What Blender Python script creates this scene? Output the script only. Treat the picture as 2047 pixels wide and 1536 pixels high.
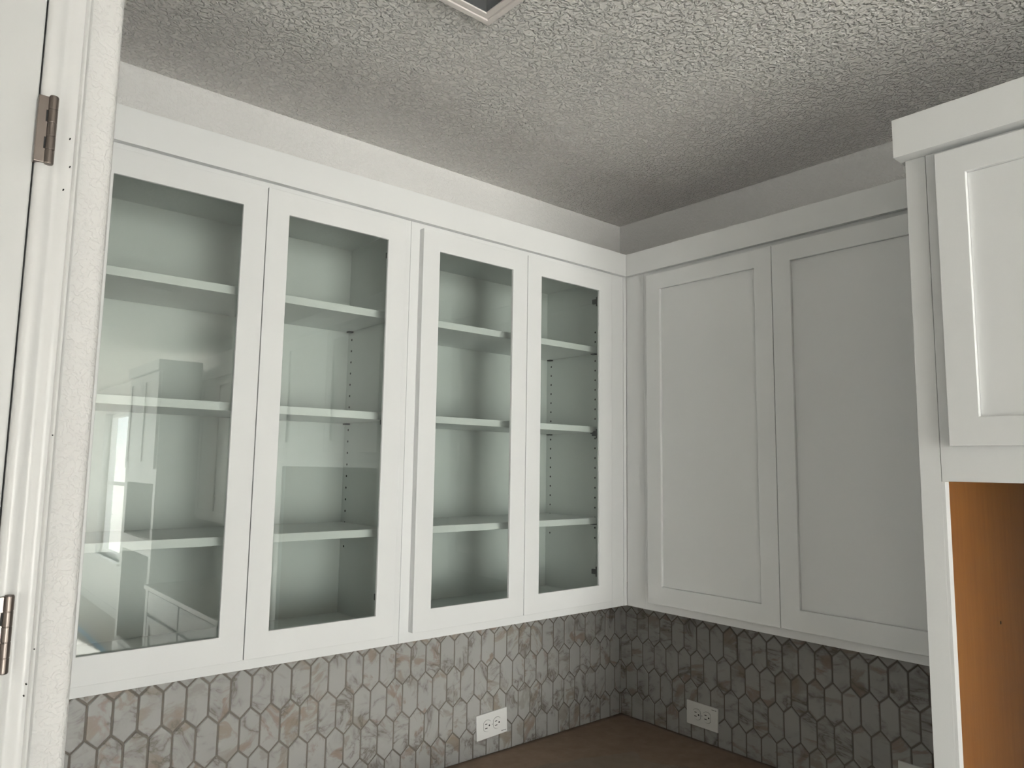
import bpy, bmesh, math, random
from mathutils import Vector, Matrix
for o in list(bpy.data.objects):
    bpy.data.objects.remove(o, do_unlink=True)
S = bpy.context.scene
COL = S.collection
random.seed(7)

# ------------------------------------------------------------------ camera
CAM = (-2.1071, -1.8526, 1.8023)
yaw, pitch, roll = (math.radians(a) for a in (49.7171, 6.4567, 0.8325))
fw = Vector((math.cos(pitch)*math.cos(yaw), math.cos(pitch)*math.sin(yaw), math.sin(pitch)))
rt = Vector((math.sin(yaw), -math.cos(yaw), 0)); up = rt.cross(fw)
rt2 = math.cos(roll)*rt + math.sin(roll)*up; up2 = -math.sin(roll)*rt + math.cos(roll)*up
cd = bpy.data.cameras.new('camera'); cam = bpy.data.objects.new('camera', cd); COL.objects.link(cam)
m = Matrix((rt2, up2, -fw)).transposed().to_4x4(); m.translation = CAM; cam.matrix_world = m
cd.sensor_width = 36; cd.lens = 36*1454.807/2047; cd.shift_x = -2.84/2047; cd.shift_y = -0.8/2047; cd.clip_start = .01
S.camera = cam

# ------------------------------------------------------------------ sky, daylight, exposure
W = bpy.data.worlds.new('overcast_sky'); S.world = W; W.use_nodes = True
bg = W.node_tree.nodes['Background']; bg.inputs[1].default_value = 14.0
wt = W.node_tree.nodes.new('ShaderNodeTexCoord'); wx = W.node_tree.nodes.new('ShaderNodeSeparateXYZ'); wr = W.node_tree.nodes.new('ShaderNodeValToRGB')
W.node_tree.links.new(wt.outputs['Generated'], wx.inputs[0]); W.node_tree.links.new(wx.outputs['Z'], wr.inputs[0]); W.node_tree.links.new(wr.outputs[0], bg.inputs[0])
wr.color_ramp.elements[0].position = .0; wr.color_ramp.elements[0].color = (1.25, 1.21, 1.14, 1)     # sunlit pale ground to the horizon
wr.color_ramp.elements[1].position = .03; wr.color_ramp.elements[1].color = (.93, .97, 1.0, 1)    # bright hazy sky
S.view_settings.view_transform = 'Standard'; S.view_settings.look = 'None'
S.view_settings.gamma = 1; S.view_settings.use_curve_mapping = False
S.view_settings.exposure = 0.02

sd = bpy.data.lights.new('sun', 'SUN'); sd.energy = 170.0; sd.angle = .01; sd.color = (1.0, .985, .955)
so = bpy.data.objects.new('sun', sd); COL.objects.link(so); so.location = (-4, -16, 8)
so.rotation_euler = Vector((math.cos(math.radians(25))*.10, math.cos(math.radians(25))*.98, -math.sin(math.radians(25)))).to_track_quat('-Z', 'Y').to_euler()
XW, YS = -5.6, -11.0          # west and south walls of the room
ZC = 2.743                    # ceiling
# window openings: (wall, a0, a1, z0, z1)
WIN = [('E', -9.50, -8.20, .62, 2.40),
       ('S', -3.00, -.85, .05, 2.62),
       ('S', -5.20, -3.20, .05, 2.62)]
for w, a0, a1, z0, z1 in WIN:           # daylight portals of the windows
    ld = bpy.data.lights.new('window_daylight', 'AREA'); ld.shape = 'RECTANGLE'
    ld.size = a1-a0; ld.size_y = z1-z0; ld.cycles.is_portal = True
    lo = bpy.data.objects.new('window_daylight', ld); COL.objects.link(lo)
    c, zc = (a0+a1)/2, (z0+z1)/2
    if w == 'E': lo.location = (.13, c, zc); d = Vector((-1, 0, 0))
    if w == 'W': lo.location = (XW-.13, c, zc); d = Vector((1, 0, 0))
    if w == 'S': lo.location = (c, YS-.13, zc); d = Vector((0, 1, 0))
    lo.rotation_euler = d.to_track_quat('-Z', 'Z').to_euler()

# ------------------------------------------------------------------ materials
def mat(name, col, rough=.5, metal=0., spec=.5):
    M = bpy.data.materials.new(name); M.use_nodes = True
    b = M.node_tree.nodes['Principled BSDF']
    b.inputs['Base Color'].default_value = (*col, 1); b.inputs['Roughness'].default_value = rough
    b.inputs['Metallic'].default_value = metal; b.inputs['Specular IOR Level'].default_value = spec
    return M
class N:
    """tiny node helper"""
    def __init__(s, M): s.t = M.node_tree; s.b = s.t.nodes.get('Principled BSDF')
    def n(s, typ, **kw):
        x = s.t.nodes.new(typ)
        for k, v in kw.items():
            if k in x.inputs.keys(): x.inputs[k].default_value = v
            else: setattr(x, k, v)
        return x
    def l(s, a, b): s.t.links.new(a, b)
    def ramp(s, src, stops):
        r = s.n('ShaderNodeValToRGB'); e = r.color_ramp.elements
        while len(e) < len(stops): e.new(.5)
        for q, (p, c) in zip(e, stops):
            q.position = p; q.color = (*c, 1) if len(c) == 3 else c
        s.l(src, r.inputs[0]); return r
    def mix(s, f, a, b):
        x = s.n('ShaderNodeMix', data_type='RGBA')
        for sock, v in ((x.inputs[0], f), (x.inputs[6], a), (x.inputs[7], b)):
            if hasattr(v, 'links'): s.l(v, sock)
            else: sock.default_value = v if isinstance(v, float) else (*v, 1)
        return x.outputs[2]
    def bump(s, h, strength, dist):
        b = s.n('ShaderNodeBump', Strength=strength, Distance=dist); s.l(h, b.inputs['Height']); s.l(b.outputs[0], s.b.inputs['Normal'])

def knockdown(name, col, scale, strength, dist, rough=.8):
    M = mat(name, col, rough, spec=.3); k = N(M)
    g = k.n('ShaderNodeNewGeometry')
    n0 = k.n('ShaderNodeTexNoise', Scale=scale*.5, Detail=2.)
    k.l(g.outputs['Position'], n0.inputs['Vector'])
    ad = k.n('ShaderNodeVectorMath', operation='MULTIPLY_ADD'); ad.inputs[1].default_value = (.02,)*3
    k.l(n0.outputs['Color'], ad.inputs[0]); k.l(g.outputs['Position'], ad.inputs[2])
    n1 = k.n('ShaderNodeTexNoise', Scale=scale, Detail=1.2, Roughness=.5); k.l(ad.outputs[0], n1.inputs['Vector'])
    r = k.ramp(n1.outputs['Fac'], [(.40, (0,)*3), (.60, (1,)*3)]); r.color_ramp.interpolation = 'EASE'
    k.bump(r.outputs[0], strength, dist)
    return M
M_ceil = knockdown('ceiling_texture_paint', (.88, .86, .83), 100, 1.0, .0060)
M_wall = knockdown('wall_texture_paint', (.76, .755, .745), 130, .42, .0026)
M_cab = mat('cabinet_white_paint', (.79, .80, .80), .38)
k = N(M_cab); g = k.n('ShaderNodeNewGeometry'); n1 = k.n('ShaderNodeTexNoise', Scale=420., Detail=2.); k.l(g.outputs['Position'], n1.inputs['Vector']); k.bump(n1.outputs['Fac'], .06, .001)
M_in = mat('cabinet_interior_melamine', (.69, .71, .70), .45)
M_trim = mat('trim_gloss_white', (.74, .74, .735), .28)
M_door = mat('door_white_paint', (.64, .645, .64), .42)
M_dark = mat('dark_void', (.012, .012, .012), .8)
M_clip = mat('shelf_clip_dark', (.03, .03, .03), .5)
M_nick = mat('hinge_satin_nickel', (.20, .172, .155), .36, 1.)
M_steel = mat('galvanised_sheet', (.42, .43, .44), .38, .9)
M_plate = mat('outlet_white_plastic', (.82, .82, .80), .35)
M_ink = mat('black_print', (.03, .03, .03), .6)
M_gyp = mat('raw_white_rim', (.86, .81, .78), .7)
M_tape = mat('blue_painter_tape', (.12, .30, .52), .6)
M_base = mat('baseboard_white', (.80, .80, .78), .4)

# grout
M_grout = mat('taupe_grout', (.155, .138, .118), .9)
k = N(M_grout); g = k.n('ShaderNodeNewGeometry'); n1 = k.n('ShaderNodeTexNoise', Scale=600., Detail=2.); k.l(g.outputs['Position'], n1.inputs['Vector']); k.bump(n1.outputs['Fac'], .3, .001)
# marble-print picket tile
def marble():
    M = mat('marble_print_tile', (.6, .6, .58), .38); k = N(M)
    tc = k.n('ShaderNodeTexCoord'); oi = k.n('ShaderNodeObjectInfo')
    sc = k.n('ShaderNodeVectorMath', operation='SCALE'); sc.inputs[0].default_value = (37., 91., 53.); k.l(oi.outputs['Random'], sc.inputs['Scale'])
    ad = k.n('ShaderNodeVectorMath', operation='ADD'); k.l(tc.outputs['Object'], ad.inputs[0]); k.l(sc.outputs[0], ad.inputs[1])
    V = ad.outputs[0]
    # diagonal direction stretch
    mp = k.n('ShaderNodeMapping'); mp.inputs['Rotation'].default_value = (.5, .75, .55); mp.inputs['Scale'].default_value = (1., .45, 1.); k.l(V, mp.inputs['Vector'])
    nz = k.n('ShaderNodeTexNoise', Scale=10., Detail=5., Roughness=.6, Distortion=.9); k.l(mp.outputs[0], nz.inputs['Vector'])
    # veins where the noise crosses .5: a dark thread inside a soft stain
    sb = k.n('ShaderNodeMath', operation='SUBTRACT'); sb.inputs[1].default_value = .5; k.l(nz.outputs['Fac'], sb.inputs[0])
    ab = k.n('ShaderNodeMath', operation='ABSOLUTE'); k.l(sb.outputs[0], ab.inputs[0])
    vein = k.ramp(ab.outputs[0], [(0., (1,)*3), (.014, (.55,)*3), (.045, (.18,)*3), (.085, (0,)*3)])
    n2 = k.n('ShaderNodeTexNoise', Scale=13., Detail=3.); k.l(V, n2.inputs['Vector'])
    msk = k.ramp(n2.outputs['Fac'], [(.44, (0,)*3), (.58, (1,)*3)])
    vm = k.n('ShaderNodeMath', operation='MULTIPLY'); k.l(vein.outputs[0], vm.inputs[0]); k.l(msk.outputs[0], vm.inputs[1])
    # broad clouds of grey, olive-tan and rust
    n3 = k.n('ShaderNodeTexNoise', Scale=11., Detail=4., Roughness=.6, Distortion=1.5); k.l(mp.outputs[0], n3.inputs['Vector'])
    pt = k.ramp(n3.outputs['Fac'], [(.53, (0,)*3), (.60, (.75,)*3), (.75, (1,)*3)])
    n4 = k.n('ShaderNodeTexNoise', Scale=5., Detail=2.); k.l(V, n4.inputs['Vector'])
    hue = k.ramp(n4.outputs['Fac'], [(.42, (.285, .275, .245)), (.52, (.255, .215, .165)), (.60, (.25, .19, .148))])
    base = k.mix(n2.outputs['Fac'], (.40, .395, .38), (.36, .36, .35))
    c1 = k.mix(pt.outputs[0], base, hue.outputs[0])
    vm2 = k.n('ShaderNodeMath', operation='MULTIPLY'); vm2.inputs[1].default_value = .85; k.l(vm.outputs[0], vm2.inputs[0])
    c2 = k.mix(vm2.outputs[0], c1, (.10, .082, .062))
    k.l(c2, k.b.inputs['Base Color'])
    return M
M_tile = marble()
# raw brown plywood
def wood(name, c0, c1, ax):
    M = mat(name, c0, .5); k = N(M); g = k.n('ShaderNodeNewGeometry')
    mp = k.n('ShaderNodeMapping'); mp.inputs['Scale'].default_value = ax; k.l(g.outputs['Position'], mp.inputs['Vector'])
    n1 = k.n('ShaderNodeTexNoise', Scale=9., Detail=6., Roughness=.6, Distortion=.4); k.l(mp.outputs[0], n1.inputs['Vector'])
    r = k.ramp(n1.outputs['Fac'], [(.3, c0), (.7, c1)]); k.l(r.outputs[0], k.b.inputs['Base Color'])
    return M
M_ply = wood('raw_maple_plywood', (.165, .060, .010), (.205, .084, .017), (6., 1., .5))
M_floor = wood('floor_grey_brown_plank', (.37, .352, .325), (.44, .42, .39), (5., .6, 1.))
# kraft paper
M_paper = mat('brown_kraft_paper', (.30, .215, .155), .75)
k = N(M_paper); g = k.n('ShaderNodeNewGeometry'); n1 = k.n('ShaderNodeTexNoise', Scale=30., Detail=6.); k.l(g.outputs['Position'], n1.inputs['Vector'])
r = k.ramp(n1.outputs['Fac'], [(.3, (.27, .19, .135)), (.7, (.33, .24, .175))]); k.l(r.outputs[0], k.b.inputs['Base Color']); k.bump(n1.outputs['Fac'], .25, .003)
M_stone = mat('grey_beige_quartz', (.52, .50, .45), .3)
k = N(M_stone); g = k.n('ShaderNodeNewGeometry'); n1 = k.n('ShaderNodeTexNoise', Scale=14., Detail=7.); k.l(g.outputs['Position'], n1.inputs['Vector'])
r = k.ramp(n1.outputs['Fac'], [(.35, (.46, .44, .39)), (.65, (.60, .58, .54))]); k.l(r.outputs[0], k.b.inputs['Base Color'])
# clear cabinet glass: Fresnel mirror over tinted see-through
def glass(name, tint):
    M = bpy.data.materials.new(name); M.use_nodes = True; t = M.node_tree
    for n_ in list(t.nodes): t.nodes.remove(n_)
    k = N(M); out = k.n('ShaderNodeOutputMaterial')
    tr = k.n('ShaderNodeBsdfTransparent'); tr.inputs[0].default_value = (*tint, 1)
    gl = k.n('ShaderNodeBsdfGlossy', Roughness=0.); gl.inputs[0].default_value = (1, 1, 1, 1)
    lw = k.n('ShaderNodeLayerWeight', Blend=.5)
    pw = k.n('ShaderNodeMath', operation='POWER'); pw.inputs[1].default_value = 5.; k.l(lw.outputs['Facing'], pw.inputs[0])
    ma = k.n('ShaderNodeMath', operation='MULTIPLY_ADD'); ma.inputs[1].default_value = .957; ma.inputs[2].default_value = .043; k.l(pw.outputs[0], ma.inputs[0])
    mx = k.n('ShaderNodeMixShader'); k.l(ma.outputs[0], mx.inputs[0]); k.l(tr.outputs[0], mx.inputs[1]); k.l(gl.outputs[0], mx.inputs[2])
    k.l(mx.outputs[0], out.inputs[0]); return M
M_glass = glass('cabinet_clear_glass', (.93, .955, .94))
M_wglass = glass('window_clear_glass', (.97, .98, .975))

# ------------------------------------------------------------------ mesh helpers
WLOC = {}
def bm_box(bm, x0, x1, y0, y1, z0, z1):
    if x0 > x1: x0, x1 = x1, x0
    if y0 > y1: y0, y1 = y1, y0
    if z0 > z1: z0, z1 = z1, z0
    v = [bm.verts.new(p) for p in ((x0,y0,z0),(x1,y0,z0),(x1,y1,z0),(x0,y1,z0),(x0,y0,z1),(x1,y0,z1),(x1,y1,z1),(x0,y1,z1))]
    for f in ((0,3,2,1),(4,5,6,7),(0,1,5,4),(1,2,6,5),(2,3,7,6),(3,0,4,7)): bm.faces.new([v[i] for i in f])
def bevel(bm, w, seg=2):
    bmesh.ops.recalc_face_normals(bm, faces=bm.faces)
    es = [e for e in bm.edges if len(e.link_faces) == 2 and e.calc_face_angle(0) > .6]
    bmesh.ops.bevel(bm, geom=es, offset=w, segments=seg, affect='EDGES', profile=.5, clamp_overlap=True)
def tag(o, label=None, cat=None, group=None, kind=None):
    if label: o['label'] = label
    if cat: o['category'] = cat
    if group: o['group'] = group
    if kind: o['kind'] = kind
    return o
def empty(name, loc, label=None, cat=None, group=None, kind=None):
    o = bpy.data.objects.new(name, None); o.empty_display_size = .05; COL.objects.link(o); o.location = loc
    WLOC[o.name] = Vector(loc); return tag(o, label, cat, group, kind)
def mk(name, bm, M, parent=None, smooth=False, bev=0., base=False):
    """bm holds world coordinates; the object's origin goes to the middle of its box"""
    if bev: bevel(bm, bev)
    else: bmesh.ops.recalc_face_normals(bm, faces=bm.faces)
    lo = Vector([min(v.co[i] for v in bm.verts) for i in range(3)]); hi = Vector([max(v.co[i] for v in bm.verts) for i in range(3)])
    c = (lo+hi)/2
    if base: c.z = lo.z
    bmesh.ops.translate(bm, verts=bm.verts, vec=-c)
    me = bpy.data.meshes.new(name); bm.to_mesh(me); bm.free(); me.materials.append(M)
    if smooth:
        for p in me.polygons: p.use_smooth = True
    o = bpy.data.objects.new(name, me); COL.objects.link(o)
    if parent is not None:
        o.parent = parent; o.location = c - WLOC[parent.name]
    else: o.location = c
    WLOC[o.name] = c; return o
def box(name, M, parent, x0, x1, y0, y1, z0, z1, bev=.0008):
    bm = bmesh.new(); bm_box(bm, x0, x1, y0, y1, z0, z1); return mk(name, bm, M, parent, bev=bev)
def boxes(name, M, parent, bl, bev=0.):
    bm = bmesh.new()
    for b in bl: bm_box(bm, *b)
    return mk(name, bm, M, parent, bev=bev)
def P(pl, u, d, z): return (u, d, z) if pl == 'A' else (d, u, z)     # A: runs along x, B: runs along y
def bm_frame(bm, pl, u0, u1, z0, z1, i0, i1, j0, j1, d0, d1):
    """rectangular ring, outer u0..u1 z0..z1, hole i0..i1 j0..j1, between depths d0 and d1"""
    R = []
    for d in (d0, d1):
        R.append([bm.verts.new(P(pl, u, d, z)) for u, z in ((u0,z0),(u1,z0),(u1,z1),(u0,z1))])
        R.append([bm.verts.new(P(pl, u, d, z)) for u, z in ((i0,j0),(i1,j0),(i1,j1),(i0,j1))])
    o0, n0, o1, n1 = R
    for a in range(4):
        b = (a+1) % 4
        for q in ((o0[a],o0[b],n0[b],n0[a]), (o1[a],o1[b],n1[b],n1[a]), (o0[a],o0[b],o1[b],o1[a]), (n0[a],n0[b],n1[b],n1[a])): bm.faces.new(q)
def frame(name, M, parent, pl, *a, bev=.001):
    bm = bmesh.new(); bm_frame(bm, pl, *a); return mk(name, bm, M, parent, bev=bev)
def bm_cyl(bm, c, r, h, axis='z', seg=20, r2=None):
    rot = {'z': Matrix(), 'x': Matrix.Rotation(math.pi/2, 4, 'Y'), 'y': Matrix.Rotation(math.pi/2, 4, 'X')}[axis]
    bmesh.ops.create_cone(bm, cap_ends=True, segments=seg, radius1=r, radius2=r if r2 is None else r2, depth=h, matrix=Matrix.Translation(c) @ rot)
def bm_prism(bm, pts, axis, a0, a1):
    """extrude a polygon; axis 'z': pts are (x,y)"""
    f = {'z': lambda p, a: (p[0], p[1], a), 'y': lambda p, a: (p[0], a, p[1]), 'x': lambda p, a: (a, p[0], p[1])}[axis]
    A = [bm.verts.new(f(p, a0)) for p in pts]; B = [bm.verts.new(f(p, a1)) for p in pts]
    bm.faces.new(A); bm.faces.new(B)
    for i in range(len(pts)):
        j = (i+1) % len(pts); bm.faces.new((A[i], A[j], B[j], B[i]))

# ------------------------------------------------------------------ measured positions
YA, XB = -.2983, -.3107       # face-frame fronts of the two runs of wall cabinets
T = .020                      # door thickness
ZB, ZT = 1.3726, 2.4392       # wall cabinet bottom / top
F0, F1 = 2.4232, 2.4959       # crown board
ZK = .9140                    # countertop
XD, YD = -1.9112, -.775       # pantry wall corner

# ------------------------------------------------------------------ room shell
def wall_with_holes(name, w, t, a0, a1, holes, z0=0., z1=ZC):
    """one solid wall mesh with window holes, on the outer side of the room plane"""
    bl = []; cur = a0
    def add(p, q, zz0, zz1):
        if w == 'E': bl.append((0, t, p, q, zz0, zz1))
        if w == 'W': bl.append((XW-t, XW, p, q, zz0, zz1))
        if w == 'S': bl.append((p, q, YS-t, YS, zz0, zz1))
    for p, q, h0, h1 in sorted(holes):
        add(cur, p, z0, z1); add(p, q, z0, h0); add(p, q, h1, z1); cur = q
    add(cur, a1, z0, z1)
    return tag(boxes(name, M_wall, None, bl), kind='structure')
wall_e = wall_with_holes('wall_east', 'E', .14, YS-.14, .14, [h[1:] for h in WIN if h[0] == 'E'])
wall_w = wall_with_holes('wall_west', 'W', .14, YS-.14, .14, [h[1:] for h in WIN if h[0] == 'W'])
wall_s = wall_with_holes('wall_south', 'S', .14, XW, 0, [h[1:] for h in WIN if h[0] == 'S'])
wall_n = tag(box('wall_north', M_wall, None, XW, 0, 0, .14, 0, ZC, bev=0), kind='structure')
# pantry wall: L-shaped, rounded outside corner, door opening
DX0, DX1, DZ = -2.815, -2.0005, 2.440
bm = bmesh.new()
rr = .010
pts = [(XD, -.001), (XD-.115, -.001), (XD-.115, YD+.115), (XD-.115, YD+.115)][:3]
arc = [(XD-rr+rr*math.cos(a), YD+rr+rr*math.sin(a)) for a in [-math.pi/2+i*math.pi/2/6 for i in range(7)]]
poly = [(XD, -.001), (XD-.0635, -.001), (XD-.0635, YD+.115), (DX1+.018, YD+.115), (DX1+.018, YD)] + arc
bm_prism(bm, poly, 'z', 0, ZC)
bm_box(bm, DX0-.018, DX1+.018, YD, YD+.115, DZ+.018, ZC)
bm_box(bm, XW, DX0-.018, YD, YD+.115, 0, ZC)
wall_p = tag(mk('wall_pantry', bm, M_wall), kind='structure')
wall_blk = tag(boxes('wall_light_blocker', M_wall, None, [(-3.60, -2.42, -3.72, -3.60, 0, ZC)]), kind='structure')  # added unseen wall stub, shading the pantry door and wall from south windows
# ceiling with the duct opening, floor, ground outside
VX1, VY1 = -1.2290, -.7150; VX0, VY0 = VX1-.33, VY1-.33
bm = bmesh.new()
bm_box(bm, XW-.14, VX0, YS-.14, .14, ZC, ZC+.06); bm_box(bm, VX1, .14, YS-.14, .14, ZC, ZC+.06)
bm_box(bm, VX0, VX1, YS-.14, VY0, ZC, ZC+.06); bm_box(bm, VX0, VX1, VY1, .14, ZC, ZC+.06)
tag(mk('ceiling', bm, M_ceil), kind='structure')
tag(box('floor', M_floor, None, XW-.14, .14, YS-.14, .14, -.06, 0, bev=0), kind='structure')
tag(box('roof_slab', mat('roof_grey', (.3,.3,.3), .9), None, XW-.5, .5, YS-.5, .5, ZC+.5, ZC+.6, bev=0), kind='structure')

# windows
for i, (w, a0, a1, z0, z1) in enumerate(WIN):
    pl = 'A' if w == 'S' else 'B'; q = {'E': 1, 'W': -1, 'S': -1}[w]; o0 = {'E': 0., 'W': XW, 'S': YS}[w]
    c = P(pl, (a0+a1)/2, o0, z0)
    r_ = empty('window_%d' % (i+1), c, kind='structure')
    d0, d1 = o0+q*.06, o0+q*.12
    frame('window_frame', M_trim, r_, pl, a0, a1, z0, z1, a0+.05, a1-.05, z0+.05, z1-.05, d0, d1)
    am = (a0+a1)/2; zm = (z0+z1)/2
    if z0 > .3: boxes('sash_rail', M_trim, r_, [(*sorted((d0, d1)), a0+.05, a1-.05, zm-.02, zm+.02) if pl == 'B' else (a0+.05, a1-.05, *sorted((d0, d1)), zm-.02, zm+.02)])
    else: boxes('sash_stile', M_trim, r_, [(*sorted((d0, d1)), am-.035, am+.035, z0+.05, z1-.05) if pl == 'B' else (am-.035, am+.035, *sorted((d0, d1)), z0+.05, z1-.05)])
    gd = sorted((o0+q*.088, o0+q*.092))
    boxes('pane', M_wglass, r_, [(*gd, a0+.05, a1-.05, z0+.05, z1-.05) if pl == 'B' else (a0+.05, a1-.05, *gd, z0+.05, z1-.05)])
    if z0 > .3:
        sd = sorted((o0-q*.05, o0+q*.06))
        boxes('window_sill', M_trim, r_, [(*sd, a0-.05, a1+.05, z0-.025, z0) if pl == 'B' else (a0-.05, a1+.05, *sd, z0-.025, z0)])
    fd = sorted((o0-q*.016, o0-q*.0005))
    frame('window_casing', M_trim, r_, pl, a0-.06, a1+.06, z0-(.085 if z0 > .3 else .04), z1+.06, a0, a1, z0-(.026 if z0 > .3 else .0), z1, *fd)

# ------------------------------------------------------------------ pantry door, casing, hinges
casing_prof = [(-2.0005, 0), (-2.0005, .009), (-1.9985, .0125), (-1.9955, .0145), (-1.9915, .0150), (-1.9870, .0145), (-1.9835, .0125), (-1.9800, .0095), (-1.9775, .0090),
               (-1.9735, .0105), (-1.9690, .0125), (-1.9645, .0135), (-1.9615, .0130), (-1.9598, .0120), (-1.9588, .0150), (-1.9570, .0165), (-1.9550, .0160), (-1.9535, .0135), (-1.9528, .0115), (-1.9510, .0105), (-1.9505, 0)]
trim = empty('trim_1', (-1.975, YD, 0), kind='structure')
bm = bmesh.new(); bm_prism(bm, [(x, YD-d-.0002) for x, d in casing_prof], 'z', 0, DZ+.05)
c_ = mk('casing_upright', bm, M_trim, trim, smooth=False)
bm = bmesh.new(); bm_prism(bm, [(DX0+DX1-x, YD-d-.0002) for x, d in casing_prof], 'z', 0, DZ+.05); mk('casing_upright', bm, M_trim, trim)
bm = bmesh.new(); bm_prism(bm, [(YD-d-.0002, DZ+.0005+(x+2.0005)) for x, d in casing_prof], 'x', DX0, DX1); mk('casing_head', bm, M_trim, trim)
for o in trim.children:
    for p in o.data.polygons: p.use_smooth = True
    md = o.modifiers.new('edge', 'EDGE_SPLIT'); md.split_angle = math.radians(42)
bm = bmesh.new()
for x, z in ((-1.9655, 2.215), (-1.963, 2.178), (-1.968, 2.146), (-1.957, 1.832), (-1.957, 1.575), (-1.962, 1.535), (-1.9635, 1.522)):
    bm_cyl(bm, (x, YD-.0150, z), .0009, .004, 'y', 8)
mk('nail_hole', bm, M_dark, trim)
boxes('jamb', M_trim, trim, [(DX1, DX1+.0175, YD+.0005, YD+.1145, 0, DZ+.0175), (DX0-.0175, DX0, YD+.0005, YD+.1145, 0, DZ+.0175), (DX0, DX1, YD+.0005, YD+.1145, DZ, DZ+.0175)])
door = empty('door_1', (-2.4, YD, 0), kind='structure')
box('slab', M_door, door, DX0+.002, DX1-.0018, YD-.006, YD+.030, .008, DZ-.003, bev=.002)
bm = bmesh.new(); bm_cyl(bm, (DX0+.07, YD-.012, .94), .030, .012, 'y', 28); bm_cyl(bm, (DX0+.07, YD-.032, .94), .011, .030, 'y', 20)
bmesh.ops.create_uvsphere(bm, u_segments=24, v_segments=14, radius=.028, matrix=Matrix.Translation((DX0+.07, YD-.062, .94)))
mk('door_knob', bm, M_nick, door, smooth=True)
for zc in (2.2185, 1.5965, .96, .33):
    h = empty('hinge', (-1.9905, YD-.016, zc)); h.parent = door; h.location = Vector(h.location)-WLOC[door.name]
    yf = YD-.0165
    hm = bmesh.new(); bm_box(hm, -2.0030, -1.9900, yf-.0022, yf+.010, zc-.0435, zc+.0435)
    mk('hinge_leaf', hm, M_nick, h, bev=.0006)
    for i in range(5):
        hz = zc-.0445+i*.0178
        hb = bmesh.new(); bm_cyl(hb, (-1.9868, yf-.0022, hz+.0089), .0054, .0171, 'z', 24); mk('knuckle', hb, M_nick, h, bev=.0006, smooth=False)
    hb = bmesh.new(); bm_cyl(hb, (-1.9868, yf-.0022, zc), .0049, .0905, 'z', 20); mk('hinge_pin', hb, M_nick, h, bev=.0008)
    boxes('slot', M_dark, h, [(-1.9940, -1.9922, yf-.0028, yf-.001, zc+s-.0075, zc+s+.0075) for s in (.0178, -.0178)])

# ------------------------------------------------------------------ backsplash tiles
TWA, TWB, TP, TV = .0515, .0514, .0965, .0365
def hexa(w, g=.0042):
    s = .0235/.02575; ap = TV+.0235-(g/2)/math.cos(math.atan(s)); hw = w/2-g/2; sh = ap-s*hw
    return [(hw, -sh), (hw, sh), (0, ap), (-hw, sh), (-hw, -sh), (0, -ap)]
def clip(poly, ax, v, keep_less):
    out = []
    for i in range(len(poly)):
        a, b = poly[i], poly[(i+1) % len(poly)]
        ia = (a[ax] <= v) == keep_less; ib = (b[ax] <= v) == keep_less
        if ia: out.append(a)
        if ia != ib:
            t = (v-a[ax])/(b[ax]-a[ax]); out.append((a[0]+t*(b[0]-a[0]), a[1]+t*(b[1]-a[1])))
    return out
def area(p): return abs(sum(p[i][0]*p[(i+1) % len(p)][1]-p[(i+1) % len(p)][0]*p[i][1] for i in range(len(p))))/2
def tile_mesh(pl, poly, name='tile'):
    cx = sum(p[0] for p in poly)/len(poly); cz = sum(p[1] for p in poly)/len(poly)
    def ins(p, e):
        l = math.hypot(p[0]-cx, p[1]-cz) or 1; f = 1-e/l; return (cx+(p[0]-cx)*f, cz+(p[1]-cz)*f)
    bm = bmesh.new(); n = len(poly); L = []
    for d, e in ((0., 0.), (.0011, .0), (.0022, .0019)):
        L.append([bm.verts.new(P(pl, *(lambda q: (q[0], -d, q[1]))(ins(p, e)))) for p in poly])
    for a in range(2):
        for i in range(n):
            j = (i+1) % n; bm.faces.new((L[a][i], L[a][j], L[a+1][j], L[a+1][i]))
    bm.faces.new(L[2])
    bmesh.ops.recalc_face_normals(bm, faces=bm.faces)
    # make sure the cap looks into the room
    bm.faces.ensure_lookup_table(); cap = bm.faces[-1]; nn = cap.normal
    if (nn.y if pl == 'A' else nn.x) > 0: bmesh.ops.reverse_faces(bm, faces=bm.faces)
    me = bpy.data.meshes.new(name); bm.to_mesh(me); bm.free(); me.materials.append(M_tile); return me
def tile_wall(pl, wall, w, edge0, u0, u1, z0, z1):
    box('grout', M_grout, wall, *((u0-.0005, u1, -.0062, -.0001) if pl == 'A' else (-.0062, -.0001, u0, u1)), z0, z1, bev=0)
    shared = tile_mesh(pl, hexa(w)); H = hexa(w)
    for row in range(-1, 4):
        zc = 1.2370-.0965*row; off = edge0+(w/2 if row % 2 == 0 else 0.)
        k0 = math.floor((u0-off)/w)-1; k1 = math.ceil((u1-off)/w)+1
        for kk in range(k0, k1+1):
            uc = off+kk*w
            poly = [(uc+a, zc+b) for a, b in H]; full = area(poly)
            for ax, v, less in ((0, u1, True), (0, u0, False), (1, z1, True), (1, z0, False)):
                poly = clip(poly, ax, v, less) if poly else poly
            if len(poly) < 3 or area(poly) < 4e-5: continue
            if area(poly) > full*.9999: me = shared
            else: me = tile_mesh(pl, [(a-uc, b-zc) for a, b in poly])
            o = bpy.data.objects.new('tile', me); COL.objects.link(o); o.parent = wall
            tl = random.uniform(-.0003, .0003)
            o.location = Vector(P(pl, uc, -.0058+tl, zc))-WLOC[wall.name]
tile_wall('A', wall_n, TWA, -1.7395, XD+.0015, -.0092, ZK-.0002, ZB+.010)
tile_wall('B', wall_e, TWB, -.3922, -1.2880, -.0015, ZK-.0002, ZB+.010)

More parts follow.
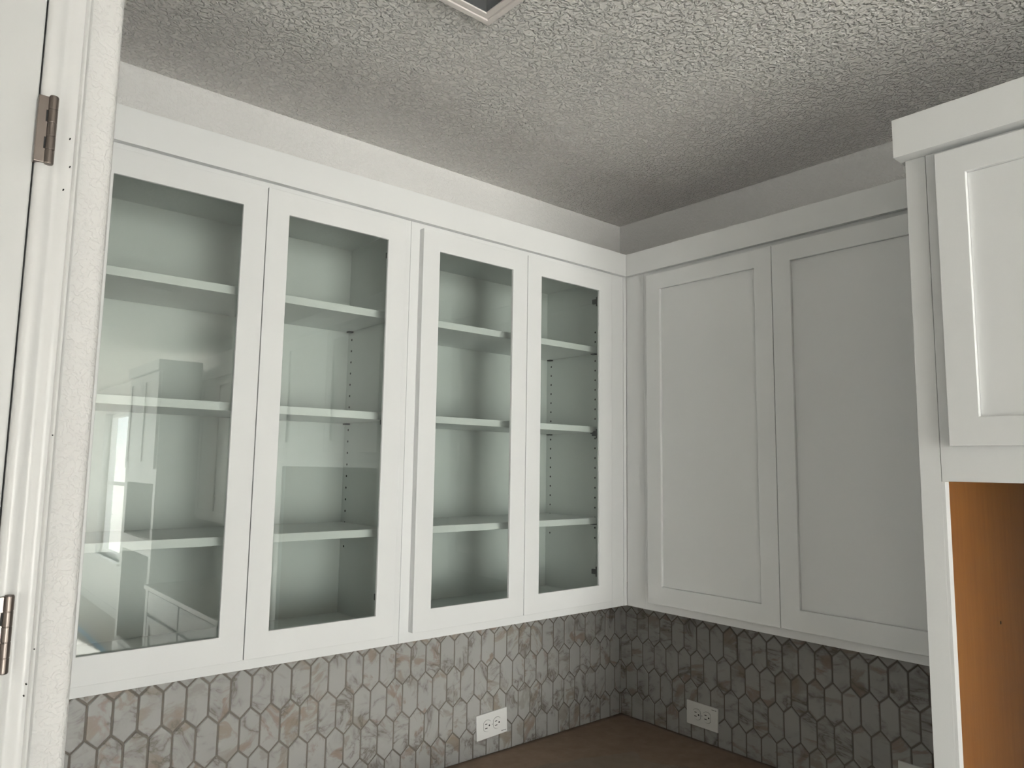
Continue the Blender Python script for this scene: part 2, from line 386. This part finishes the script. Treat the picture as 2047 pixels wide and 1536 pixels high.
# ------------------------------------------------------------------ wall cabinets
CLIPZ = .0035
def shelf_parts(root, pl, u0, u1, d_front, d_back, zt):
    s = box('shelf', M_cab, root, *((u0+.0015, u1-.0015, d_front, d_back) if pl == 'A' else (d_front, d_back, u0+.0015, u1-.0015)), zt-.0185, zt, bev=.0008)
    bm_ = None
    for uu in (u0, u1):
        for dd in (-.035, -.242):
            e0, e1 = (uu+.0002, uu+.013) if uu == u0 else (uu-.013, uu-.0002)
            box('shelf_clip', M_clip, s, e0, e1, dd-.008, dd+.008, zt-.0185-CLIPZ-.0002, zt-.0187, bev=0)
def pin_holes(root, u, sgn):
    bm = bmesh.new()
    for dd in (-.035, -.242):
        for i in range(22):
            z = 2.2379-.0313*i
            if z < 1.56: break
            bm_cyl(bm, (u+sgn*.0002, dd, z), .0031, .0006, 'x', 10)
    tag(mk('pin_holes', bm, M_dark, root), kind='stuff')
M_hng = mat('cabinet_hinge_metal', (.10, .10, .10), .4, .8)
def glass_door(root, fr_in, u0, u1, i0, i1, hinge_u):
    # front lip around the opening, rabbeted wider behind the pane
    bm = bmesh.new(); bm_frame(bm, 'A', u0, u1, 1.3969, 2.4066, i0, i1, 1.4496, 2.3542, YA-T, YA-T+.0075); bevel(bm, .0011)
    e = .0100
    bm_frame(bm, 'A', u0+.0003, u1-.0003, 1.3972, 2.4063, i0-e, i1+e, 1.4496-e, 2.3542+e, YA-T+.0074, YA-.0008)
    d = mk('door', bm, M_cab, root)
    bm = bmesh.new(); bm_box(bm, i0-.008, i1+.008, YA-T+.0077, YA-T+.0107, 1.4496-.008, 2.3542+.008)
    mk('glass_pane', bm, M_glass, d)
    s = 1 if hinge_u == 'R' else -1
    fi = fr_in[1] if s > 0 else fr_in[0]          # inner edge of the face-frame stile
    for z in (2.3324, 1.9075, 1.4813):
        hb = bmesh.new()
        bm_box(hb, *sorted((fi-s*.0085, fi-s*.0002)), YA+.003, YA+.044, z-.0075, z+.0075)
        bm_box(hb, *sorted((fi-s*.0050, fi-s*.0002)), YA+.006, YA+.030, z-.0150, z+.0150)
        mk('cabinet_hinge', hb, M_hng, d, bev=.0006)
def cab_body(root, pl, u0, u1, d_f, skin, base_d=-.0005, tk=.0173):
    """side, top, bottom and back panels of a wall cabinet box, front edge at d_f"""
    def bb(n, m_, a0, a1, e0, e1, z0, z1): return box(n, m_, root, *((a0, a1, e0, e1) if pl == 'A' else (e0, e1, a0, a1)), z0, z1, bev=0)
    bb('side_panel', skin, u0, u0+tk, d_f+.0195, base_d-.0125, ZB, ZT); bb('side_panel', skin, u1-tk, u1, d_f+.0195, base_d-.0125, ZB, ZT)
    bb('top_panel', skin, u0+tk, u1-tk, d_f+.0195, base_d-.0125, 2.4040, ZT-.001); bb('bottom_panel', skin, u0+tk, u1-tk, d_f+.0195, base_d-.0125, ZB+.012, 1.4050)
    bb('back_panel', skin, u0, u1, base_d-.0125, base_d-.0003, ZB, ZT)
def glass_cabinet(label, u0, u1, doors, name='glass_cabinet'):
    root = empty(name, ((u0+u1)/2, 0, ZB), label, 'cabinet')
    cab_body(root, 'A', u0, u1, YA, M_in, base_d=-.0092 if False else -.0005)
    frame('face_frame', M_cab, root, 'A', u0, u1, ZB, ZT, u0+.0375, u1-.0375, ZB+.040, ZT-.040, YA, YA+.0192, bev=.0008)
    for zt in (2.1860, 1.9300, 1.6445): shelf_parts(root, 'A', u0+.0173, u1-.0173, -.2600, -.0135, zt)
    pin_holes(root, u1-.0173, -1); pin_holes(root, u0+.0173, 1)
    for dd in doors: glass_door(root, (u0+.0375, u1-.0375), *dd)
    return root
c1 = glass_cabinet('white wall cabinet with two glass doors beside the pantry door wall', -1.9028, -1.1409,
    [(-1.8781, -1.5233, -1.8256, -1.5747, 'L'), (-1.5215, -1.1667, -1.4717, -1.2164, 'R')])
box('scribe_filler', M_cab, c1, XD+.0003, -1.9030, YA+.0003, YA+.019, ZB, ZT)
c2 = glass_cabinet('white wall cabinet with two glass doors next to the inside corner', -1.1401, -.3785,
    [(-1.1144, -.7586, -1.0627, -.8124, 'L'), (-.7568, -.4023, -.7035, -.4580, 'R')])
box('corner_filler', M_cab, c2, -.3783, -.3243, YA+.0004, YA+.019, ZB, ZT)
box('corner_strip', M_cab, c2, -.3241, XB-.0002, YA-.0022, YA+.019, ZB+.0005, ZT)
def shaker_door(root, pl, u0, u1, z0, z1, i0, i1, j0, j1, d_back, name='door', rec=.0085):
    d = frame(name, M_cab, root, pl, u0, u1, z0, z1, i0, i1, j0, j1, d_back-T, d_back-.0008, bev=.0011)
    e = .0004
    box('door_panel', M_cab, d, *((i0+e, i1-e, d_back-T+rec, d_back-.004) if pl == 'A' else (d_back-T+rec, d_back-.004, i0+e, i1-e)), j0+e, j1-e, bev=0)
    return d
def solid_cabinet(label, y0, y1, doors, xf, z0, z1, group=None, name='wall_cabinet', rz=(1.3979, 2.4085)):
    """cabinet on the east wall between y0 (south) and y1 (north)"""
    root = empty(name, (0, (y0+y1)/2, z0), label, 'cabinet', group)
    cab_body(root, 'B', y0, y1, xf, M_cab)
    frame('face_frame', M_cab, root, 'B', y0, y1, z0, z1, y0+.0375, y1-.0375, z0+.040, z1-.040, xf, xf+.0192, bev=.0008)
    boxes('shelf', M_cab, root, [(xf+.05, -.0135, y0+.019, y1-.019, zz-.0185, zz) for zz in (1.93,)])
    for a0, a1 in doors: shaker_door(root, 'B', a0, a1, rz[0], rz[1], a0+.0527, a1-.0527, rz[0]+.0527, rz[1]-.0510, xf)
    return root
c3 = solid_cabinet('white wall cabinet with two solid shaker doors beside the refrigerator surround', -1.2888, -.3738, [(-.8312, -.3991), (-1.2650, -.8332)], XB, ZB, ZT)
box('corner_filler', M_cab, c3, XB+.0003, XB+.019, -.3736, YA-.0024, ZB, ZT)
# crown boards
cr = empty('crown_board', ((XD+XB)/2, YA, F0), 'long white flat crown board above the glass-door cabinets', 'molding')
box('face_board', M_cab, cr, XD+.0003, XB-.0163-.0002, YA-.0163, YA-.0009, F0, F1, bev=.0007)
box('top_cap', M_cab, cr, XD+.0003, XB-.0163-.0002, YA-.0007, YA+.05, ZT+.0005, F1-.002, bev=.0007)
cr = empty('crown_board', (XB, -.8, F0), 'white flat crown board above the solid-door corner cabinet', 'molding')
box('face_board', M_cab, cr, XB-.0163, XB-.0009, -1.2890, YA-.0163, F0, F1, bev=.0007)
box('top_cap', M_cab, cr, XB-.0007, XB+.05, -1.2890, YA-.05, ZT+.0005, F1-.002, bev=.0007)

# ------------------------------------------------------------------ refrigerator surround
XC = -.610
FR = empty('refrigerator_surround', (-.3, -1.825, 0), 'tall white refrigerator surround with raw brown wood inside and doors overhead', 'cabinet')
YL, YR = -1.2896, -2.3600
for s, (ya, yb) in enumerate(((YL, -1.3262), (YR, -2.3224))):
    boxes('end_panel', M_cab, FR, [(XC+.0195, -.0003, ya, ya+(-.016 if s == 0 else .016), 0, ZT)])
    box('stile', M_cab, FR, XC, XC+.0193, ya, yb, 0, ZT, bev=.0006)
    boxes('edge_strip', M_cab, FR, [(XC+.0001, XC+.0193, yb, yb-.0058 if s == 0 else yb+.0058, 0, 1.7846)])
    boxes('panel_liner', M_ply, FR, [(XC+.0195, -.0003, ya+(-.0162 if s == 0 else .0162), ya+(-.0412 if s == 0 else .0412), 0, 1.7848)])
boxes('cabinet_body', M_cab, FR, [(XC+.0195, -.0003, -1.3075, -2.3420, 1.7950, ZT)])
boxes('bottom_panel', M_ply, FR, [(XC+.0195, -.0003, -1.3310, -2.3180, 1.7860, 1.7948)])
box('face_frame', M_cab, FR, XC-.0004, XC+.0193, -1.3270, -2.3216, 1.7850, ZT, bev=.001)
shaker_door(FR, 'B', -1.8220, -1.3495, 1.8500, 2.4090, -1.8220+.0515, -1.4008, 1.9022, 2.3590, XC-.0004, rec=.0095)
shaker_door(FR, 'B', -2.2990, -1.8270, 1.8500, 2.4090, -2.2475, -1.8270-.0515, 1.9022, 2.3590, XC-.0004, rec=.0095)
box('crown_face', M_cab, FR, -.6450, XC-.0006, -2.3695, -1.2806, 2.4190, 2.4973, bev=.0008)
box('crown_return', M_cab, FR, XC-.0005, XB-.0170, -1.2892, -1.2806, 2.4190, 2.4973, bev=.0006)
box('crown_cap', M_cab, FR, XC-.0004, -.30, -2.3690, -1.2898, ZT+.0005, 2.4955, bev=0)
bm = bmesh.new(); bm_cyl(bm, (-.345, -1.3309, 1.497), .0035, .0008, 'y', 10); mk('screw_hole', bm, M_dark, FR)

# ------------------------------------------------------------------ base cabinets and countertop
def base_cabinet(label, pl, u0, u1, n, group=None):
    root = empty('base_cabinet', P(pl, (u0+u1)/2, -.3, 0), label, 'cabinet', group)
    df = -.590
    def bb(nm, a0, a1, e0, e1, z0, z1, bv=.0008): return box(nm, M_cab, root, *((a0, a1, e0, e1) if pl == 'A' else (e0, e1, a0, a1)), z0, z1, bev=bv)
    bb('toe_kick', u0+.002, u1-.002, -.53, -.02, .0, .0995); bb('cabinet_body', u0+.0004, u1-.0004, df, -.0095, .10, .8835)
    w = (u1-u0)/n
    for i in range(n):
        a0, a1 = u0+i*w+.014, u0+(i+1)*w-.014
        dr = bb('drawer_front', a0, a1, df-T, df-.0006, .715, .862, .0015)
        shaker_door(root, pl, a0, a1, .125, .690, a0+.055, a1-.055, .18, .635, df)
    return root
base_cabinet('white base cabinet under the glass-door cabinet nearest the pantry', 'A', XD+.001, -1.270, 1)
base_cabinet('white base cabinet under the glass-door cabinet nearest the corner', 'A', -1.269, -.628, 1)
base_cabinet('white corner base cabinet under the solid-door wall cabinet', 'B', -1.2885, -.612, 1)
ct = bmesh.new()
bm_prism(ct, [(XD+.0008, -.0088), (XD+.0008, -.640), (-.640, -.640), (-.640, -1.2885), (-.0088, -1.2885), (-.0088, -.0088)], 'z', .884, ZK-.0004)
tag(mk('countertop', ct, M_stone, bev=.002), 'pale stone L-shaped countertop under brown paper in the corner', 'countertop')
# kraft paper laid over the counter
def paper_grid():
    bm = bmesh.new(); st = .02; V = {}
    from mathutils import noise
    xs = [XD+.004+i*st for i in range(int((-.012-XD)/st)+1)]+[-.0100]; ys = [-.0100-i*st for i in range(64)]
    for i, x in enumerate(xs):
        for j, y in enumerate(ys):
            if y < -.632 and x < -.634: continue
            h = noise.noise(Vector((x*6, y*6, 1)))*.0012+noise.noise(Vector((x*21, y*14, 5)))*.0009
            V[i, j] = bm.verts.new((x, y, ZK+.0006+max(0, h+.0008)))
    for i in range(len(xs)-1):
        for j in range(len(ys)-1):
            q = [(i, j), (i+1, j), (i+1, j+1), (i, j+1)]
            if all(t in V for t in q): bm.faces.new([V[t] for t in q])
    o = mk('kraft_paper_sheet', bm, M_paper, smooth=True)
    md = o.modifiers.new('thickness', 'SOLIDIFY'); md.thickness = .0004; md.offset = -1
    return tag(o, 'brown kraft paper sheet covering the corner countertop', 'paper')
paper_grid()
# crumpled clear film scrap lying on the paper
def film():
    from mathutils import noise
    bm = bmesh.new(); V = {}
    nx, ny = 46, 26
    for i in range(nx):
        for j in range(ny):
            s, t = i/(nx-1), j/(ny-1)
            x = -.755+.50*s+.03*math.sin(t*5+s*3); y = -.125-.27*t-.16*s*(1-.5*t)+.015*noise.noise(Vector((s*9, t*7, 3)))
            h = abs(noise.noise(Vector((s*14+t*6, t*5, 9))))*.006+abs(noise.noise(Vector((s*30, t*18, 2))))*.002
            V[i, j] = bm.verts.new((x, y, ZK+.0034+h))
    for i in range(nx-1):
        for j in range(ny-1): bm.faces.new((V[i, j], V[i+1, j], V[i+1, j+1], V[i, j+1]))
    M = mat('clear_film', (.62, .60, .52), .14); M.node_tree.nodes['Principled BSDF'].inputs['Alpha'].default_value = .20
    return tag(mk('plastic_film', bm, M, smooth=True), 'crumpled clear plastic film lying on the brown paper', 'film')
film()

# ------------------------------------------------------------------ outlets
def outlet(pl, u, z, tilt, label, text_at, lr=1):
    """horizontal duplex receptacle; built around the origin facing -d, then turned and placed"""
    root = empty('power_outlet', P(pl, u, -.0080, z), label, 'outlet')
    Rm = Matrix.Rotation(math.radians(tilt), 4, 'Y' if pl == 'A' else 'X')
    org = Vector(P(pl, u, -.0081, z))
    def put(nm, bm, M, par=None, bev=0., smooth=False):
        bm.transform(Matrix.Translation(org) @ Rm); return mk(nm, bm, M, par or root, bev=bev, smooth=smooth)
    def bx(a0, a1, d0, d1, z0, z1):
        bm = bmesh.new(); bm_box(bm, *((a0, a1, d0, d1) if pl == 'A' else (d0, d1, a0, a1)), z0, z1); return bm
    put('wall_plate', bx(-.0605, .0605, -.0055, 0, -.0375, .0375), M_plate, bev=.0016)
    ax = 'y' if pl == 'A' else 'x'
    for s in (-1, 1):
        ru = s*.0195
        def face(r, sq, d0, d1):
            pts = []
            for i in range(28):
                a = 2*math.pi*i/28; pu = r*math.cos(a); pz = r*math.sin(a)
                pts.append((max(-sq, min(sq, pu))+ru, pz))
            bm = bmesh.new()
            if pl == 'A': bm_prism(bm, pts, 'y', d0, d1)
            else: bm_prism(bm, pts, 'x', d0, d1)
            return bm
        put('receptacle_gap', face(.0178, .0146, -.0056, -.004), M_ink)
        f = put('receptacle_face', face(.0170, .0139, -.0068, -.004), M_plate, bev=.0003)
        t = bmesh.new()
        g_ = lr
        for du, dz, hu, hz in ((-g_*.0045, .0062, .0040, .0011), (-g_*.0045, -.0062, .0046, .0011)):
            bm_box(t, *((ru+du-hu, ru+du+hu, -.0070, -.0062) if pl == 'A' else (-.0070, -.0062, ru+du-hu, ru+du+hu)), dz-hz, dz+hz)
        bm_cyl(t, P(pl, ru+g_*.0075, -.0066, 0), .0027, .0008, ax, 12)
        put('slots', t, M_dark, f)
    sc = bmesh.new(); bm_cyl(sc, P(pl, 0, -.0058, 0), .0017, .0010, ax, 12); put('screw', sc, M_steel)
    tx, tz = text_at; t = bmesh.new()
    for i, (a, w_) in enumerate(((0, .0045), (.0058, .002), (.009, .003), (.0132, .0042))):
        a = a-.009
        bm_box(t, *((tx+a, tx+a+w_, -.0058, -.0054) if pl == 'A' else (-.0058, -.0054, tx+a, tx+a+w_)), tz-.0009, tz+.0009)
    put('print_mark', t, M_ink)
    return root
outlet('A', -.6150, 1.0032, -2.7, 'white horizontal power outlet on the tile under the glass-door cabinets', (.046, -.0290))
outlet('B', -.3620, .9969, .6, 'white horizontal power outlet on the tile close to the corner', (-.046, .0290), lr=-1)
outlet('B', -1.0360, 1.0050, 1.0, 'white horizontal power outlet beside the refrigerator surround', (-.046, .0290), lr=-1)

# ------------------------------------------------------------------ ceiling duct opening
dv = empty('ceiling_vent', ((VX0+VX1)/2, (VY0+VY1)/2, ZC), 'open square ceiling vent with bare metal duct and white rim', 'vent')
def ring(name, M, a, b, z0, z1, bev=.0006, wob=0.):
    bm = bmesh.new(); R = []
    for z in (z0, z1):
        for e in (a, b):
            R.append([bm.verts.new((x, y, z)) for x, y in ((VX0-e, VY0-e), (VX1+e, VY0-e), (VX1+e, VY1+e), (VX0-e, VY1+e))])
    o0, n0, o1, n1 = R
    for i in range(4):
        j = (i+1) % 4
        for q in ((o0[i], o0[j], n0[j], n0[i]), (o1[i], o1[j], n1[j], n1[i]), (o0[i], o0[j], o1[j], o1[i]), (n0[i], n0[j], n1[j], n1[i])): bm.faces.new(q)
    return mk(name, bm, M, dv, bev=bev)
ring('outer_rim', M_gyp, .0135, .0012, ZC-.010, ZC-.0002)
ring('inner_rim', M_gyp, .0000, -.0130, ZC-.007, ZC+.012)
ring('duct_wall', M_steel, -.0132, -.0142, ZC-.004, ZC+.24, bev=0)
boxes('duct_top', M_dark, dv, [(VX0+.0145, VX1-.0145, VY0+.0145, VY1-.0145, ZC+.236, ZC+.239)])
boxes('damper_blade', M_steel, dv, [(VX0+.015, VX1-.015, (VY0+VY1)/2-.001, (VY0+VY1)/2+.001, ZC+.05, ZC+.19)])
boxes('cross_brace', M_steel, dv, [(VX1-.10, VX1-.099, VY0+.015, VY1-.015, ZC+.03, ZC+.10)])

# ------------------------------------------------------------------ rest of the kitchen (seen mirrored in the glass doors)
WH = ('next to the refrigerator surround', 'midway between refrigerator surround and oven cabinet', 'next to the oven cabinet')
YU = [-2.3615+i*-.7430 for i in range(4)]
for i in range(3):
    y1, y0 = YU[i]-.0006, YU[i+1]+.0006; ym = (y0+y1)/2
    solid_cabinet('white solid-door wall cabinet %s over the long counter' % WH[i], y0, y1, [(ym+.0008, y1-.024), (y0+.024, ym-.0008)], XB, ZB, ZT, group='wall cabinets over the long counter')
    base_cabinet('white base cabinet with drawer %s under the long counter' % WH[i], 'B', y0, y1, 1, group='base cabinets of the long counter')
cr = empty('crown_board', (XB, -3.4, F0), 'white flat crown board between refrigerator surround and oven cabinet', 'molding')
box('face_board', M_cab, cr, XB-.0163, XB-.0009, YU[3]+.0005, -2.3700, F0, F1, bev=.0007)
tag(box('countertop', M_stone, None, -.640, -.0088, YU[3]+.0008, -2.3612, .8838, ZK, bev=.002), 'long straight stone countertop between refrigerator surround and oven cabinet', 'countertop')
OV = empty('oven_cabinet', (-.3, -5.05, 0), 'tall white oven cabinet with two empty appliance openings', 'cabinet')
oy1, oy0 = YU[3]-.0002, YU[3]-.9000
boxes('side_panel', M_cab, OV, [(XC+.02, -.0003, oy1-.018, oy1, 0, 2.505)]); boxes('side_panel', M_cab, OV, [(XC+.02, -.0003, oy0, oy0+.018, 0, 2.505)])
boxes('back_panel', M_ply, OV, [(-.02, -.0003, oy0+.018, oy1-.018, 0, 2.505)])
for z0, z1 in ((.08, .36), (1.10, 1.22), (1.64, 2.505)): boxes('cabinet_body', M_cab, OV, [(XC+.02, -.0205, oy0+.0185, oy1-.0185, z0, z1)])
fb = [(XC, XC+.0195, oy1-.06, oy1, 0, 2.505), (XC, XC+.0195, oy0, oy0+.06, 0, 2.505)]+[(XC, XC+.0195, oy0+.06, oy1-.06, a, b) for a, b in ((0, .40), (1.10, 1.215), (1.63, 2.505))]
boxes('face_frame', M_cab, OV, fb)
om = (oy0+oy1)/2
shaker_door(OV, 'B', om+.001, oy1-.024, 1.74, 2.470, om+.055, oy1-.078, 1.795, 2.415, XC)
shaker_door(OV, 'B', oy0+.024, om-.001, 1.74, 2.470, oy0+.078, om-.055, 1.795, 2.415, XC)
box('drawer_front', M_cab, OV, XC-T, XC-.0006, oy0+.024, oy1-.024, .12, .37, bev=.0015)
box('crown_face', M_cab, OV, -.645, XC-.0006, oy0-.009, oy1+.009, 2.482, 2.560, bev=.0008)
box('crown_return', M_cab, OV, XC-.0005, XB-.0175, oy1+.0004, oy1+.009, 2.482, 2.560, bev=.0006)
for y in (-3.033, -4.450):
    bm = bmesh.new(); bm_cyl(bm, (-1.045, y, ZC-.004), .085, .008, 'z', 40, r2=.092)
    rl = empty('recessed_light', (-1.045, y, ZC), 'round white recessed ceiling light, unlit, in front of the %s' % ('middle of the long counter' if y > -4 else 'oven cabinet'), 'light', 'recessed ceiling lights')
    mk('trim_ring', bm, M_trim, rl)
    bm = bmesh.new(); bm_cyl(bm, (-1.045, y, ZC-.010), .060, .0035, 'z', 36); mk('lens', bm, M_plate, rl)
tag(box('floor_tape', M_tape, None, -.445, -.395, -9.5, -6.2, .0002, .0008, bev=0), 'strip of blue painter tape on the floor along the east wall', 'tape')
for i, b in enumerate(((-.014, -.0005, YS, oy0-.002, 0, .10), (XW, 0, YS+.0005, YS+.014, 0, .10), (XW+.0005, XW+.014, YS, YD, 0, .10))):
    pass
tag(box('baseboard_east', M_base, None, -.014, -.0004, YS+.002, oy0-.002, .0002, .10, bev=.002), kind='structure')
